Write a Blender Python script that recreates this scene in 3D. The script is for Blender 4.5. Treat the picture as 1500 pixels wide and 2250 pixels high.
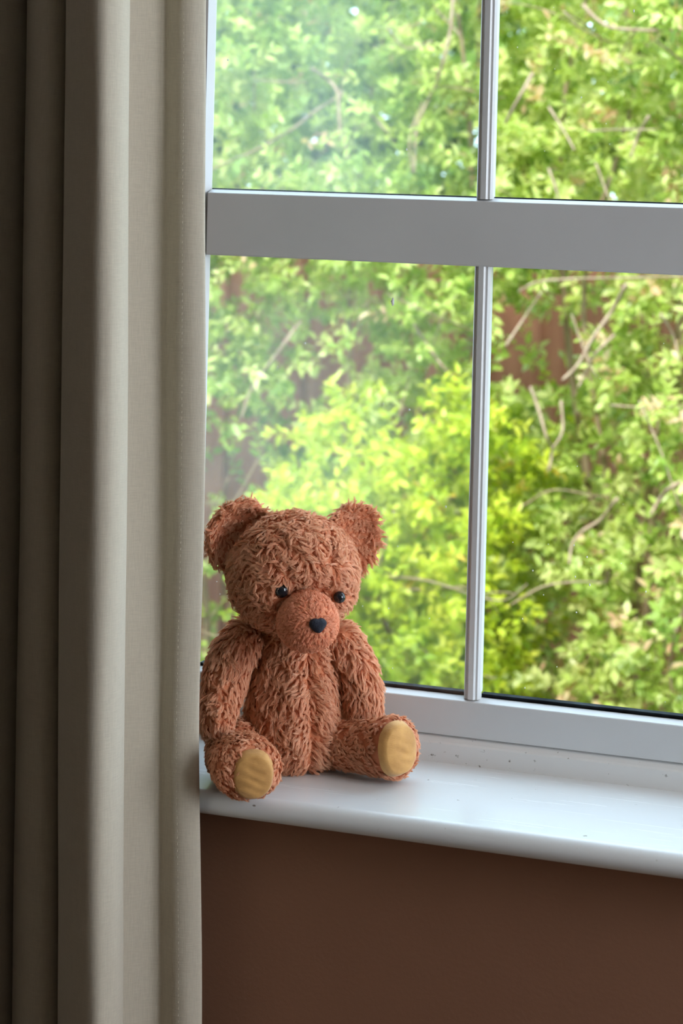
import bpy, math, random
import numpy as np
from mathutils import Vector, Matrix, noise as mnoise

random.seed(7)
rng = np.random.default_rng(11)
scene = bpy.context.scene
COL = scene.collection
for o in list(bpy.data.objects):
    bpy.data.objects.remove(o)

# ------------------------------------------------------------------ camera
YAW = math.radians(18.6)
cam_d = bpy.data.cameras.new('camera')
cam = bpy.data.objects.new('camera', cam_d)
COL.objects.link(cam)
cam_d.sensor_fit = 'VERTICAL'
cam_d.sensor_height = 36.0
cam_d.lens = 72.0
cam_d.shift_y = -0.3511
cam_d.clip_start = 0.05
cam_d.clip_end = 200
cam_d.dof.use_dof = True
cam_d.dof.focus_distance = 1.86
cam_d.dof.aperture_fstop = 8.8
cam.matrix_world = (Matrix.Translation((0, 0, 1.426)) @ Matrix.Rotation(YAW, 4, 'Z')
                    @ Matrix.Rotation(math.radians(90), 4, 'X') @ Matrix.Rotation(math.radians(1.46), 4, 'Z'))
scene.camera = cam

# ------------------------------------------------------------------ sky, sun, daylight at the other windows
world = bpy.data.worlds.new('sky')
scene.world = world
world.use_nodes = True
wn = world.node_tree
wn.nodes['Background'].inputs['Color'].default_value = (0.62, 0.82, 1.0, 1)
wn.nodes['Background'].inputs['Strength'].default_value = 5.0


def light(name, kind, energy, color, mat, **kw):
    d = bpy.data.lights.new(name, kind)
    d.energy = energy
    d.color = color
    for k, v in kw.items():
        setattr(d, k, v)
    o = bpy.data.objects.new(name, d)
    o.matrix_world = mat
    COL.objects.link(o)
    return o


def aim(loc, target):
    loc = Vector(loc)
    q = (Vector(target) - loc).to_track_quat('-Z', 'Y')
    return Matrix.Translation(loc) @ q.to_matrix().to_4x4()


light('sun', 'SUN', 6.0, (1.0, 0.95, 0.84), aim((-3.0, -8.0, 14.0), (-1.2, 4.6, 1.0)), angle=math.radians(6))
light('daylight_side_window', 'AREA', 28.0, (0.97, 0.97, 1.0), aim((1.36, 1.30, 1.50), (0.0, 1.30, 1.50)),
      shape='RECTANGLE', size=0.8, size_y=1.25)

# light paths: enough bounces for a dim room, few enough to stay quick
cy = scene.cycles
cy.max_bounces = 5
cy.diffuse_bounces = 3
cy.glossy_bounces = 2
cy.transmission_bounces = 3
cy.transparent_max_bounces = 8
cy.use_denoising = True
cy.adaptive_threshold = 0.10

scene.view_settings.view_transform = 'Standard'
scene.view_settings.look = 'None'
scene.view_settings.gamma = 1.0
scene.view_settings.exposure = 0.0
scene.view_settings.use_curve_mapping = False


# ------------------------------------------------------------------ helpers
def tag(o, label=None, cat=None, group=None, kind=None):
    if label: o['label'] = label
    if cat: o['category'] = cat
    if group: o['group'] = group
    if kind: o['kind'] = kind
    return o


def link(name, data, parent=None, mat=None):
    o = bpy.data.objects.new(name, data)
    COL.objects.link(o)
    if parent is not None:
        o.parent = parent
    if mat is not None and data is not None:
        data.materials.append(mat)
    return o


def empty(name, loc=(0, 0, 0), rz=0.0):
    o = bpy.data.objects.new(name, None)
    o.location = loc
    o.rotation_euler = (0, 0, rz)
    o.empty_display_size = 0.05
    COL.objects.link(o)
    return o


def mesh(name, verts, faces, smooth=False):
    me = bpy.data.meshes.new(name)
    me.from_pydata([tuple(map(float, v)) for v in verts], [], [tuple(map(int, f)) for f in faces])
    me.update()
    if smooth:
        me.polygons.foreach_set('use_smooth', [True] * len(me.polygons))
    return me


def boxes(name, lst, parent=None, mat=None, bevel=0.0):
    v, f = [], []
    for (x0, x1, y0, y1, z0, z1) in lst:
        b = len(v)
        v += [(x0, y0, z0), (x1, y0, z0), (x1, y1, z0), (x0, y1, z0), (x0, y0, z1), (x1, y0, z1), (x1, y1, z1), (x0, y1, z1)]
        f += [(b, b + 3, b + 2, b + 1), (b + 4, b + 5, b + 6, b + 7), (b, b + 1, b + 5, b + 4), (b + 1, b + 2, b + 6, b + 5),
              (b + 2, b + 3, b + 7, b + 6), (b + 3, b, b + 4, b + 7)]
    o = link(name, mesh(name, v, f), parent, mat)
    if bevel:
        m = o.modifiers.new('bevel', 'BEVEL')
        m.width = bevel
        m.segments = 2
    return o


def extrude_x(name, prof, x0, x1, parent=None, mat=None, smooth=False):
    """closed (y, z) profile swept along x"""
    n = len(prof)
    v = [(x0, y, z) for y, z in prof] + [(x1, y, z) for y, z in prof]
    f = [(i, (i + 1) % n, n + (i + 1) % n, n + i) for i in range(n)]
    f += [tuple(range(n - 1, -1, -1)), tuple(range(n, 2 * n))]
    me = mesh(name, v, f)
    if smooth:
        for p in me.polygons:
            p.use_smooth = len(p.vertices) == 4
    return link(name, me, parent, mat)


def extrude_z(name, prof, z0, z1, parent=None, mat=None):
    """closed (x, y) profile swept along z"""
    n = len(prof)
    v = [(x, y, z0) for x, y in prof] + [(x, y, z1) for x, y in prof]
    f = [(i, (i + 1) % n, n + (i + 1) % n, n + i) for i in range(n)]
    f += [tuple(range(n - 1, -1, -1)), tuple(range(n, 2 * n))]
    return link(name, mesh(name, v, f), parent, mat)


def catmull(pts, per):
    P = np.array(pts, float)
    P = np.vstack([2 * P[0] - P[1], P, 2 * P[-1] - P[-2]])
    out = []
    for i in range(1, len(P) - 2):
        for t in np.linspace(0, 1, per, endpoint=False):
            a, b, c, d = P[i - 1], P[i], P[i + 1], P[i + 2]
            out.append(0.5 * ((2 * b) + (c - a) * t + (2 * a - 5 * b + 4 * c - d) * t ** 2 + (3 * b - a - 3 * c + d) * t ** 3))
    out.append(P[-2])
    return np.array(out)


# ------------------------------------------------------------------ materials
def new_mat(name):
    m = bpy.data.materials.new(name)
    m.use_nodes = True
    nt = m.node_tree
    for n in list(nt.nodes):
        if n.type not in ('OUTPUT_MATERIAL', 'BSDF_PRINCIPLED'):
            nt.nodes.remove(n)
    return m, nt, nt.nodes.get('Principled BSDF'), nt.nodes.get('Material Output')


def N(nt, t, **kw):
    n = nt.nodes.new(t)
    for k, v in kw.items():
        if k in n.inputs:
            n.inputs[k].default_value = v
        else:
            setattr(n, k, v)
    return n


def ramp(nt, stops):
    r = nt.nodes.new('ShaderNodeValToRGB')
    e = r.color_ramp.elements
    while len(e) < len(stops):
        e.new(0.5)
    for i, (p, c) in enumerate(stops):
        e[i].position = p
        e[i].color = (*c, 1) if len(c) == 3 else c
    return r


def noise_tex(nt, scale, detail=3.0, vec=None, rough=0.5):
    n = N(nt, 'ShaderNodeTexNoise', Scale=scale, Detail=detail, Roughness=rough)
    if vec is not None:
        nt.links.new(vec, n.inputs['Vector'])
    return n


def objvec(nt, scale=(1, 1, 1)):
    tc = nt.nodes.new('ShaderNodeTexCoord')
    mp = nt.nodes.new('ShaderNodeMapping')
    mp.inputs['Scale'].default_value = scale
    nt.links.new(tc.outputs['Object'], mp.inputs['Vector'])
    return mp.outputs['Vector']


def mottled(name, c0, c1, scale, rough=0.6, bump=0.0, bscale=None, stretch=(1, 1, 1), spec=0.5):
    m, nt, p, out = new_mat(name)
    v = objvec(nt, stretch)
    n = noise_tex(nt, scale, 4.0, v)
    r = ramp(nt, [(0.3, c0), (0.7, c1)])
    nt.links.new(n.outputs['Fac'], r.inputs['Fac'])
    nt.links.new(r.outputs['Color'], p.inputs['Base Color'])
    p.inputs['Roughness'].default_value = rough
    p.inputs['Specular IOR Level'].default_value = spec
    if bump:
        n2 = noise_tex(nt, bscale or scale * 6, 3.0, v)
        b = N(nt, 'ShaderNodeBump', Strength=bump, Distance=0.002)
        nt.links.new(n2.outputs['Fac'], b.inputs['Height'])
        nt.links.new(b.outputs['Normal'], p.inputs['Normal'])
    return m


M = {}
M['wall'] = mottled('wall_paint', (0.265, 0.122, 0.068), (0.285, 0.134, 0.076), 6, 0.85, 0.10, 220)
M['ceiling'] = mottled('ceiling_paint', (0.78, 0.75, 0.70), (0.81, 0.78, 0.73), 5, 0.9, 0.1, 150)
M['wall_bounce'] = mottled('cream_bounce_wall', (0.76, 0.67, 0.55), (0.79, 0.70, 0.58), 6, 0.85)  # lighter copy of the room's wall paint, to bounce more light
M['carpet'] = mottled('carpet', (0.20, 0.13, 0.09), (0.27, 0.18, 0.12), 40, 0.95, 0.5, 600)
M['exterior'] = mottled('brick_render', (0.45, 0.34, 0.27), (0.52, 0.40, 0.32), 8, 0.9, 0.2, 60)
M['pvc'] = mottled('white_window_frame', (0.58, 0.58, 0.58), (0.62, 0.62, 0.62), 9, 0.32, 0.02, 120)
M['gasket'] = mottled('black_gasket', (0.015, 0.017, 0.02), (0.045, 0.05, 0.055), 60, 0.9, 0.1, 300, spec=0.05)
M['speck'] = mottled('dried_speck', (0.75, 0.78, 0.78), (0.85, 0.87, 0.86), 200, 0.7)
M['ground'] = mottled('garden_soil_grass', (0.05, 0.05, 0.02), (0.10, 0.16, 0.03), 5, 0.95, 0.6, 60)
M['eye'] = mottled('black_glass_eye', (0.008, 0.008, 0.010), (0.014, 0.014, 0.018), 20, 0.08)
M['nose'] = mottled('dark_navy_nose_stitching', (0.012, 0.013, 0.022), (0.02, 0.02, 0.034), 300, 0.5, 0.6, 900, (1, 1, 4), spec=0.25)
M['thread'] = mottled('seam_thread', (0.30, 0.11, 0.06), (0.36, 0.15, 0.08), 200, 0.8)


def sill_mat():
    m, nt, p, out = new_mat('white_gloss_sill_paint')
    v = objvec(nt, (1, 1, 1))
    n = noise_tex(nt, 7, 4, v)
    r = ramp(nt, [(0.3, (0.72, 0.73, 0.73)), (0.7, (0.77, 0.78, 0.78))])
    nt.links.new(n.outputs['Fac'], r.inputs['Fac'])
    # small dark marks and grime
    n3 = noise_tex(nt, 120, 2, v)
    r3 = ramp(nt, [(0.20, (0.35, 0.32, 0.28)), (0.26, (1, 1, 1))])
    nt.links.new(n3.outputs['Fac'], r3.inputs['Fac'])
    mx = N(nt, 'ShaderNodeMixRGB', blend_type='MULTIPLY', Fac=1.0)
    nt.links.new(r.outputs['Color'], mx.inputs['Color1'])
    nt.links.new(r3.outputs['Color'], mx.inputs['Color2'])
    nt.links.new(mx.outputs['Color'], p.inputs['Base Color'])
    # a few fine scratches along the board
    n2 = noise_tex(nt, 1.0, 2, objvec(nt, (9, 330, 1)), 0.6)
    rr = ramp(nt, [(0.66, (0.24,) * 3), (0.72, (0.5,) * 3)])
    nt.links.new(n2.outputs['Fac'], rr.inputs['Fac'])
    nt.links.new(rr.outputs['Color'], p.inputs['Roughness'])
    return m


M['sill'] = sill_mat()


def stop_mat():
    m, nt, p, out = new_mat('white_frame_with_mould_spots')
    v = objvec(nt, (1, 1, 1))
    n = noise_tex(nt, 130, 3, v, 0.6)
    r = ramp(nt, [(0.25, (0.12, 0.10, 0.07)), (0.33, (0.72, 0.71, 0.69))])
    nt.links.new(n.outputs['Fac'], r.inputs['Fac'])
    nt.links.new(r.outputs['Color'], p.inputs['Base Color'])
    p.inputs['Roughness'].default_value = 0.4
    return m


M['stop'] = stop_mat()


def glass_mat(name, veil):
    m, nt, p, out = new_mat(name)
    nt.nodes.remove(p)
    tr = N(nt, 'ShaderNodeBsdfTransparent', Color=(0.97, 0.985, 0.975, 1))
    gl = N(nt, 'ShaderNodeBsdfGlossy', Color=(1, 1, 1, 1), Roughness=0.02)
    fr = N(nt, 'ShaderNodeFresnel', IOR=1.5)
    mx = nt.nodes.new('ShaderNodeMixShader')
    nt.links.new(fr.outputs[0], mx.inputs[0])
    nt.links.new(tr.outputs[0], mx.inputs[1])
    nt.links.new(gl.outputs[0], mx.inputs[2])
    if not veil:
        nt.links.new(mx.outputs[0], out.inputs['Surface'])
        return m
    # painted-in room reflection: pale film with soft edges
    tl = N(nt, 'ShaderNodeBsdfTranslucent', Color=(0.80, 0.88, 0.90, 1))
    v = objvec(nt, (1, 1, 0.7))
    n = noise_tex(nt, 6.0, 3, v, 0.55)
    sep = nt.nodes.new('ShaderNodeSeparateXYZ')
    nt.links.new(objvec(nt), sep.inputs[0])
    fx = N(nt, 'ShaderNodeMapRange', interpolation_type='SMOOTHSTEP')      # the left panes carry the stronger painted film
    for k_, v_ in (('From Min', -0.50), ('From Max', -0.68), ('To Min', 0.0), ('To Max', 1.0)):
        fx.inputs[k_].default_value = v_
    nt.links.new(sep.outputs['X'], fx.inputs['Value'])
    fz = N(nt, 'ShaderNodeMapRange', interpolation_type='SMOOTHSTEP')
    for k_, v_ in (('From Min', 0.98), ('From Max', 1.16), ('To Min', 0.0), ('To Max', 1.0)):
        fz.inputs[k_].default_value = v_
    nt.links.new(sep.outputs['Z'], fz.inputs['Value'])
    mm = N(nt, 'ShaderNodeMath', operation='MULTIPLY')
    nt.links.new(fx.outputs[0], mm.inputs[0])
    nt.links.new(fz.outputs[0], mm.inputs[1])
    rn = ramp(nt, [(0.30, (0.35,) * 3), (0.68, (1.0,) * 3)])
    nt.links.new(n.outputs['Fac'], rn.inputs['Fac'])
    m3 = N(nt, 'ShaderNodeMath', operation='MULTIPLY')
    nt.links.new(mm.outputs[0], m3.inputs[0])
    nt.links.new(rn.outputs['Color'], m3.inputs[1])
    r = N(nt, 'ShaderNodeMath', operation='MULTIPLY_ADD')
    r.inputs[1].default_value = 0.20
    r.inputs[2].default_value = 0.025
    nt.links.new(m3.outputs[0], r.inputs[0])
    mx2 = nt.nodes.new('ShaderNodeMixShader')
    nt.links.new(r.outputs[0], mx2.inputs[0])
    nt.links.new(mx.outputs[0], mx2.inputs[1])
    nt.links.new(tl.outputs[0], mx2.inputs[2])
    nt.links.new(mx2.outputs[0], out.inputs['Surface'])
    return m


M['glass'] = glass_mat('clear_window_glass', False)
M['glass_veil'] = glass_mat('veiled_window_glass', True)


def cloth_mat():
    m, nt, p, out = new_mat('cream_curtain_cloth')
    v = objvec(nt, (1, 1, 1))
    n = noise_tex(nt, 8, 4, objvec(nt, (1, 1, 0.15)))
    r = ramp(nt, [(0.3, (0.55, 0.485, 0.385)), (0.7, (0.61, 0.54, 0.43))])
    nt.links.new(n.outputs['Fac'], r.inputs['Fac'])
    # fine slubby weave
    n2 = noise_tex(nt, 1.0, 3, objvec(nt, (900, 900, 90)))
    n3 = noise_tex(nt, 1.0, 3, objvec(nt, (110, 110, 1100)))
    ad = N(nt, 'ShaderNodeMath', operation='ADD')
    nt.links.new(n2.outputs['Fac'], ad.inputs[0])
    nt.links.new(n3.outputs['Fac'], ad.inputs[1])
    rv = ramp(nt, [(0.35, (0.86,) * 3), (0.65, (1.0,) * 3)])
    hv = N(nt, 'ShaderNodeMath', operation='MULTIPLY')
    hv.inputs[1].default_value = 0.5
    nt.links.new(ad.outputs[0], hv.inputs[0])
    nt.links.new(hv.outputs[0], rv.inputs['Fac'])
    mx = N(nt, 'ShaderNodeMixRGB', blend_type='MULTIPLY', Fac=1.0)
    nt.links.new(r.outputs['Color'], mx.inputs['Color1'])
    nt.links.new(rv.outputs['Color'], mx.inputs['Color2'])
    nt.links.new(mx.outputs['Color'], p.inputs['Base Color'])
    p.inputs['Roughness'].default_value = 0.85
    p.inputs['Specular IOR Level'].default_value = 0.2
    p.inputs['Sheen Weight'].default_value = 0.15
    b = N(nt, 'ShaderNodeBump', Strength=0.25, Distance=0.0006)
    nt.links.new(ad.outputs[0], b.inputs['Height'])
    nt.links.new(b.outputs['Normal'], p.inputs['Normal'])
    tl = N(nt, 'ShaderNodeBsdfTranslucent', Color=(0.60, 0.53, 0.36, 1))
    ms = nt.nodes.new('ShaderNodeMixShader')
    ms.inputs[0].default_value = 0.13
    nt.links.new(p.outputs[0], ms.inputs[1])
    nt.links.new(tl.outputs[0], ms.inputs[2])
    nt.links.new(ms.outputs[0], out.inputs['Surface'])
    return m


M['cloth'] = cloth_mat()


def leaf_mat(name, stops, trans=0.45, rough=0.33):
    m, nt, p, out = new_mat(name)
    a = N(nt, 'ShaderNodeAttribute', attribute_name='tint')
    r = ramp(nt, stops)
    nt.links.new(a.outputs['Fac'], r.inputs['Fac'])
    nt.links.new(r.outputs['Color'], p.inputs['Base Color'])
    p.inputs['Roughness'].default_value = rough
    tl = nt.nodes.new('ShaderNodeBsdfTranslucent')
    mul = N(nt, 'ShaderNodeMixRGB', blend_type='MULTIPLY', Fac=1.0)
    mul.inputs['Color2'].default_value = (1.0, 1.0, 0.55, 1)
    nt.links.new(r.outputs['Color'], mul.inputs['Color1'])
    nt.links.new(mul.outputs['Color'], tl.inputs['Color'])
    ms = nt.nodes.new('ShaderNodeMixShader')
    ms.inputs[0].default_value = trans
    nt.links.new(p.outputs[0], ms.inputs[1])
    nt.links.new(tl.outputs[0], ms.inputs[2])
    nt.links.new(ms.outputs[0], out.inputs['Surface'])
    return m


GREENS = [(0.0, (0.08, 0.16, 0.025)), (0.28, (0.25, 0.40, 0.06)), (0.60, (0.52, 0.64, 0.15)), (0.88, (0.76, 0.80, 0.34)),
          (0.905, (0.84, 0.68, 0.44)), (1.0, (0.82, 0.50, 0.34))]
YELLOWS = [(0.0, (0.10, 0.20, 0.02)), (0.3, (0.30, 0.46, 0.03)), (0.7, (0.60, 0.70, 0.05)), (0.93, (0.76, 0.76, 0.12)),
           (0.95, (0.85, 0.66, 0.10)), (1.0, (0.88, 0.60, 0.12))]
M['leaf'] = leaf_mat('hedge_leaf', GREENS)
M['leaf_y'] = leaf_mat('yellow_green_leaf', YELLOWS)
M['bark'] = mottled('hedge_bark', (0.24, 0.16, 0.10), (0.44, 0.33, 0.23), 60, 0.85, 0.5, 300, (1, 1, 0.3))
M['board'] = mottled('red_brown_fence_board', (0.30, 0.10, 0.06), (0.46, 0.19, 0.12), 9, 0.8, 0.3, 60, (6, 6, 0.5))


def fur_mat(name, dark, mid, light_c, tipmix=0.5, trans=0.35):
    m, nt, p, out = new_mat(name)
    nt.nodes.remove(p)
    hi = nt.nodes.new('ShaderNodeHairInfo')
    v = objvec(nt, (1, 1, 1))
    n = noise_tex(nt, 42, 3, v)
    md = N(nt, 'ShaderNodeMath', operation='MULTIPLY_ADD')
    md.inputs[1].default_value = 0.45
    nt.links.new(hi.outputs['Random'], md.inputs[0])
    sub = N(nt, 'ShaderNodeMath', operation='MULTIPLY_ADD')
    sub.inputs[1].default_value = 1.1
    sub.inputs[2].default_value = -0.32
    nt.links.new(n.outputs['Fac'], sub.inputs[0])
    nt.links.new(sub.outputs[0], md.inputs[2])
    r = ramp(nt, [(0.0, dark), (0.45, mid), (1.0, light_c)])
    nt.links.new(md.outputs[0], r.inputs['Fac'])
    # sun-bleached tips
    tip = N(nt, 'ShaderNodeMixRGB', blend_type='MIX')
    tip.inputs['Color2'].default_value = (*light_c, 1)
    tm = N(nt, 'ShaderNodeMath', operation='MULTIPLY')
    tm.inputs[1].default_value = tipmix
    nt.links.new(hi.outputs['Intercept'], tm.inputs[0])
    nt.links.new(tm.outputs[0], tip.inputs['Fac'])
    nt.links.new(r.outputs['Color'], tip.inputs['Color1'])
    d = nt.nodes.new('ShaderNodeBsdfDiffuse')
    t = nt.nodes.new('ShaderNodeBsdfTranslucent')
    g = N(nt, 'ShaderNodeBsdfGlossy', Roughness=0.5)
    nt.links.new(tip.outputs[0], d.inputs['Color'])
    nt.links.new(tip.outputs[0], t.inputs['Color'])
    gm = N(nt, 'ShaderNodeMixRGB', Fac=0.45)
    gm.inputs['Color2'].default_value = (1.0, 0.90, 0.85, 1)
    nt.links.new(tip.outputs[0], gm.inputs['Color1'])
    nt.links.new(gm.outputs[0], g.inputs['Color'])
    m1 = nt.nodes.new('ShaderNodeMixShader')
    m1.inputs[0].default_value = trans
    nt.links.new(d.outputs[0], m1.inputs[1])
    nt.links.new(t.outputs[0], m1.inputs[2])
    m2 = nt.nodes.new('ShaderNodeMixShader')
    m2.inputs[0].default_value = 0.13
    nt.links.new(m1.outputs[0], m2.inputs[1])
    nt.links.new(g.outputs[0], m2.inputs[2])
    nt.links.new(m2.outputs[0], out.inputs['Surface'])
    return m


M['fur'] = fur_mat('ginger_brown_plush', (0.72, 0.25, 0.105), (0.94, 0.43, 0.235), (1.0, 0.68, 0.45), 0.6, 0.45)
M['nap'] = fur_mat('worn_short_muzzle_plush', (0.76, 0.27, 0.125), (0.93, 0.40, 0.22), (1.0, 0.55, 0.35), 0.3)
M['hide_nap'] = mottled('worn_muzzle_backing', (0.62, 0.22, 0.11), (0.76, 0.30, 0.16), 90, 0.95, 0.3, 500)
M['hide'] = mottled('plush_backing', (0.50, 0.16, 0.07), (0.60, 0.21, 0.10), 60, 0.95, 0.3, 500)


def pad_mat():
    m, nt, p, out = new_mat('golden_tan_pad_cloth')
    v = objvec(nt)
    n = noise_tex(nt, 55, 4, v)
    r = ramp(nt, [(0.3, (0.46, 0.22, 0.055)), (0.7, (0.68, 0.36, 0.105))])
    nt.links.new(n.outputs['Fac'], r.inputs['Fac'])
    nt.links.new(r.outputs['Color'], p.inputs['Base Color'])
    p.inputs['Roughness'].default_value = 0.8
    p.inputs['Sheen Weight'].default_value = 0.3
    n2 = noise_tex(nt, 1, 3, objvec(nt, (300, 300, 2200)))
    b = N(nt, 'ShaderNodeBump', Strength=0.35, Distance=0.0006)
    nt.links.new(n2.outputs['Fac'], b.inputs['Height'])
    nt.links.new(b.outputs['Normal'], p.inputs['Normal'])
    return m


M['pad'] = pad_mat()

# ================================================================== the room
XL, XR, YB, YW, H = -3.2, 1.3, -3.0, 1.745, 2.45
YO = 2.02                                       # outer face of the window wall
WX0, WX1, WZ0, WZ1 = -0.86, 0.46, 0.828, 2.02   # hole in the window wall
tag(boxes('floor', [(XL - .1, XR + .1, YB - .1, YO, -0.25, 0.0)], None, M['carpet']), kind='structure')
tag(boxes('ceiling', [(XL - .1, XR + .1, YB - .1, YO, H, H + 0.2)], None, M['ceiling']), kind='structure')
tag(boxes('wall_front', [(XL, WX0, YW, YO, 0, H), (WX1, XR, YW, YO, 0, H), (WX0, WX1, YW, YO, 0, WZ0), (WX0, WX1, YW, YO, WZ1, H)],
          None, M['wall']), kind='structure')
tag(boxes('wall_left', [(XL - .1, XL, YB - .1, YO, 0, H)], None, M['wall_bounce']), kind='structure')
tag(boxes('wall_right', [(XR, XR + .1, YB - .1, 0.85, 0, H), (XR, XR + .1, 1.7, YO, 0, H), (XR, XR + .1, 0.85, 1.7, 0, 0.85),
                         (XR, XR + .1, 0.85, 1.7, 2.15, H)], None, M['wall_bounce']), kind='structure')
tag(boxes('wall_back', [(XL, XR, YB - .1, YB, 0, H)], None, M['wall_bounce']), kind='structure')
tag(boxes('window_2', [(XR + .02, XR + .08, 0.85, 0.90, .85, 2.15), (XR + .02, XR + .08, 1.65, 1.7, .85, 2.15),
                       (XR + .02, XR + .08, 0.90, 1.65, .85, .90), (XR + .02, XR + .08, 0.90, 1.65, 2.10, 2.15),
                       (XR + .03, XR + .07, 1.26, 1.29, .90, 2.10)], None, M['pvc']), kind='structure')

# ---- window 1 (the one in view): frame, sashes, glazing bars, panes
win = empty('window_1', (0, 0, 0))
tag(win, kind='structure')
PX0, PX1 = -0.7707, 0.3840                 # daylight opening of the sash
COLS = [(-0.7707, -0.4975), (-0.4820, -0.2088), (-0.1933, 0.0799), (0.0954, 0.3686)]
PX1 = 0.3686
ZA0, ZA1 = 0.9122, 1.3222                  # lower panes
ZB0, ZB1 = 1.3862, 1.9000                  # upper panes
YF, YBD, YG = 1.8790, 1.8885, 1.8895       # sash face, bead, glass
# bottom stop moulding standing on the sill
extrude_x('frame_bottom_moulding', [(1.8755, 0.8500), (1.8752, 0.8680), (1.8765, 0.8697), (1.8835, 0.8752), (1.97, 0.8752), (1.97, 0.8500)],
          WX0, WX1, win, M['stop'])
extrude_x('bottom_rail', [(YF, 0.8756), (YF, 0.9086), (YF + .0007, 0.9094), (YBD, 0.9122), (YG + .0090, 0.9122), (YG + .0095, 0.8850), (1.935, 0.8800), (1.935, 0.8756)],
          PX0 - .06, PX1 + .06, win, M['pvc'])
extrude_x('meeting_rail', [(YF, 1.3228), (YF, 1.3824), (YF + .0005, 1.3831), (YBD, 1.3862), (YG + .0003, 1.3862), (YG + .0006, 1.378), (1.935, 1.376), (1.935, 1.3210), (YBD, 1.3210),
                           (YF + .0012, 1.3214)], PX0, PX1, win, M['pvc'])
extrude_x('top_rail', [(YF, 1.9050), (YF, 1.96), (1.935, 1.96), (1.935, 1.8995), (YBD, 1.8995)], PX0 - .06, PX1 + .06, win, M['pvc'])
for (xa, xb, s) in ((PX0 - .06, PX0, 1), (PX1 + .06, PX1, -1)):
    extrude_z('stile', [(xa, YF), (xb - s * .0045, YF), (xb, YBD), (xb, YG + .0003), (xb - s * .028, YG + .0006), (xb - s * .028, 1.935), (xa, 1.935)], 0.9122, 1.8995, win, M['pvc'])
for (xa, xb) in ((WX0, PX0 - .06), (PX1 + .06, WX1)):
    boxes('outer_frame', [(xa, xb, 1.89, 1.97, 0.8752, WZ1)], win, M['pvc'])
boxes('outer_frame', [(PX0 - .06, PX1 + .06, 1.89, 1.97, 1.96, WZ1)], win, M['pvc'])


def bar_profile(x0, x1):
    w = x1 - x0
    f, g = 1.8800, YG
    return [(x0, g), (x0, f + .0035), (x0 + .0010, f + .0022), (x0 + .0034, f + .0022), (x0 + .0040, f + .0010), (x0 + .0050, f),
            (x1 - .0058, f), (x1 - .0048, f + .0010), (x1 - .0042, f + .0022), (x1 - .0022, f + .0022), (x1 - .0001, f + .0050), (x1, g)]


bars = []
for k in range(3):
    xa, xb = COLS[k][1], COLS[k + 1][0]
    for (za, zb) in ((ZA0 - .001, ZA1), (ZB0 - .001, ZB1)):
        extrude_z('glazing_bar', bar_profile(xa, xb), za, zb, win, M['pvc'])
        boxes('outer_glazing_bar', [(xa - .004, xb - .0060, 1.9125, 1.917, za, zb)], win, M['pvc'])
for (xa, xb) in COLS:
    for (za, zb) in ((ZA0, ZA1), (ZB0, ZB1)):
        # one double-glazed unit: an inner sheet seen as one surface
        link('glass_pane', mesh('glass_pane', [(xa, YG, za), (xb, YG, za), (xb, YG, zb), (xa, YG, zb)], [(0, 1, 2, 3)]), win, M['glass_veil' if xa < -0.7 else 'glass'])
        h = 0.0034 if za < 1 else 0.0012
        boxes('gasket', [(xa, xb, YG + .0004, YG + .0088, za, za + h)], win, M['gasket'])
        boxes('gasket', [(xa, xb, YG + .0004, YG + .0088, zb - .0006, zb)], win, M['gasket'])


def splat(cx, cz, rx, rz, seed, n=14):
    r = random.Random(seed)
    v = [(cx, YG - .0009, cz)]
    for i in range(n):
        a = 2 * math.pi * i / n
        k = r.uniform(.65, 1.15)
        v.append((cx + rx * k * math.cos(a), YG - .0002, cz + rz * k * math.sin(a)))
    return v, [(0, i + 1, (i + 1) % n + 1) for i in range(n)]


v, f = splat(-0.5799, 1.2835, .0019, .0042, 3)
link('dried_white_spot', mesh('dried_white_spot', v, f), win, M['speck'])
V, Fc = [], []
r_ = random.Random(5)
for i in range(120):
    c = r_.choice(COLS[:2])
    x = r_.uniform(c[0] + .01, c[1] - .01)
    z = r_.choice([r_.uniform(.925, 1.31), r_.uniform(.925, 1.1), r_.uniform(1.4, 1.6)])
    s = r_.uniform(.0002, .0006) * r_.choice([1, 1, 1.6])
    v, f = splat(x, z, s, s * r_.uniform(.8, 2.2), i, 6)
    b = len(V)
    V += v
    Fc += [tuple(q + b for q in t) for t in f]
tag(link('dust_specks', mesh('dust_specks', V, Fc), win, M['speck']), kind='stuff')

# ---- window sill board with a rounded nose
SF = 1.7035
prof = [(1.90, 0.8500), (SF + .011, 0.8500)]
for a in np.linspace(80, -90, 14):
    prof.append((SF + .011 + .011 * -math.cos(math.radians(a)), 0.8500 - .011 + .011 * math.sin(math.radians(a))))
prof += [(1.90, 0.8280)]
prof = prof[::-1]
sill = extrude_x('trim_1', prof, -1.02, 0.62, None, M['sill'], smooth=False)
for p in sill.data.polygons:
    p.use_smooth = True
sill.data.set_sharp_from_angle(angle=math.radians(40))
tag(sill, 'white painted window sill board with rounded front edge', None, kind='structure')

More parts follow.
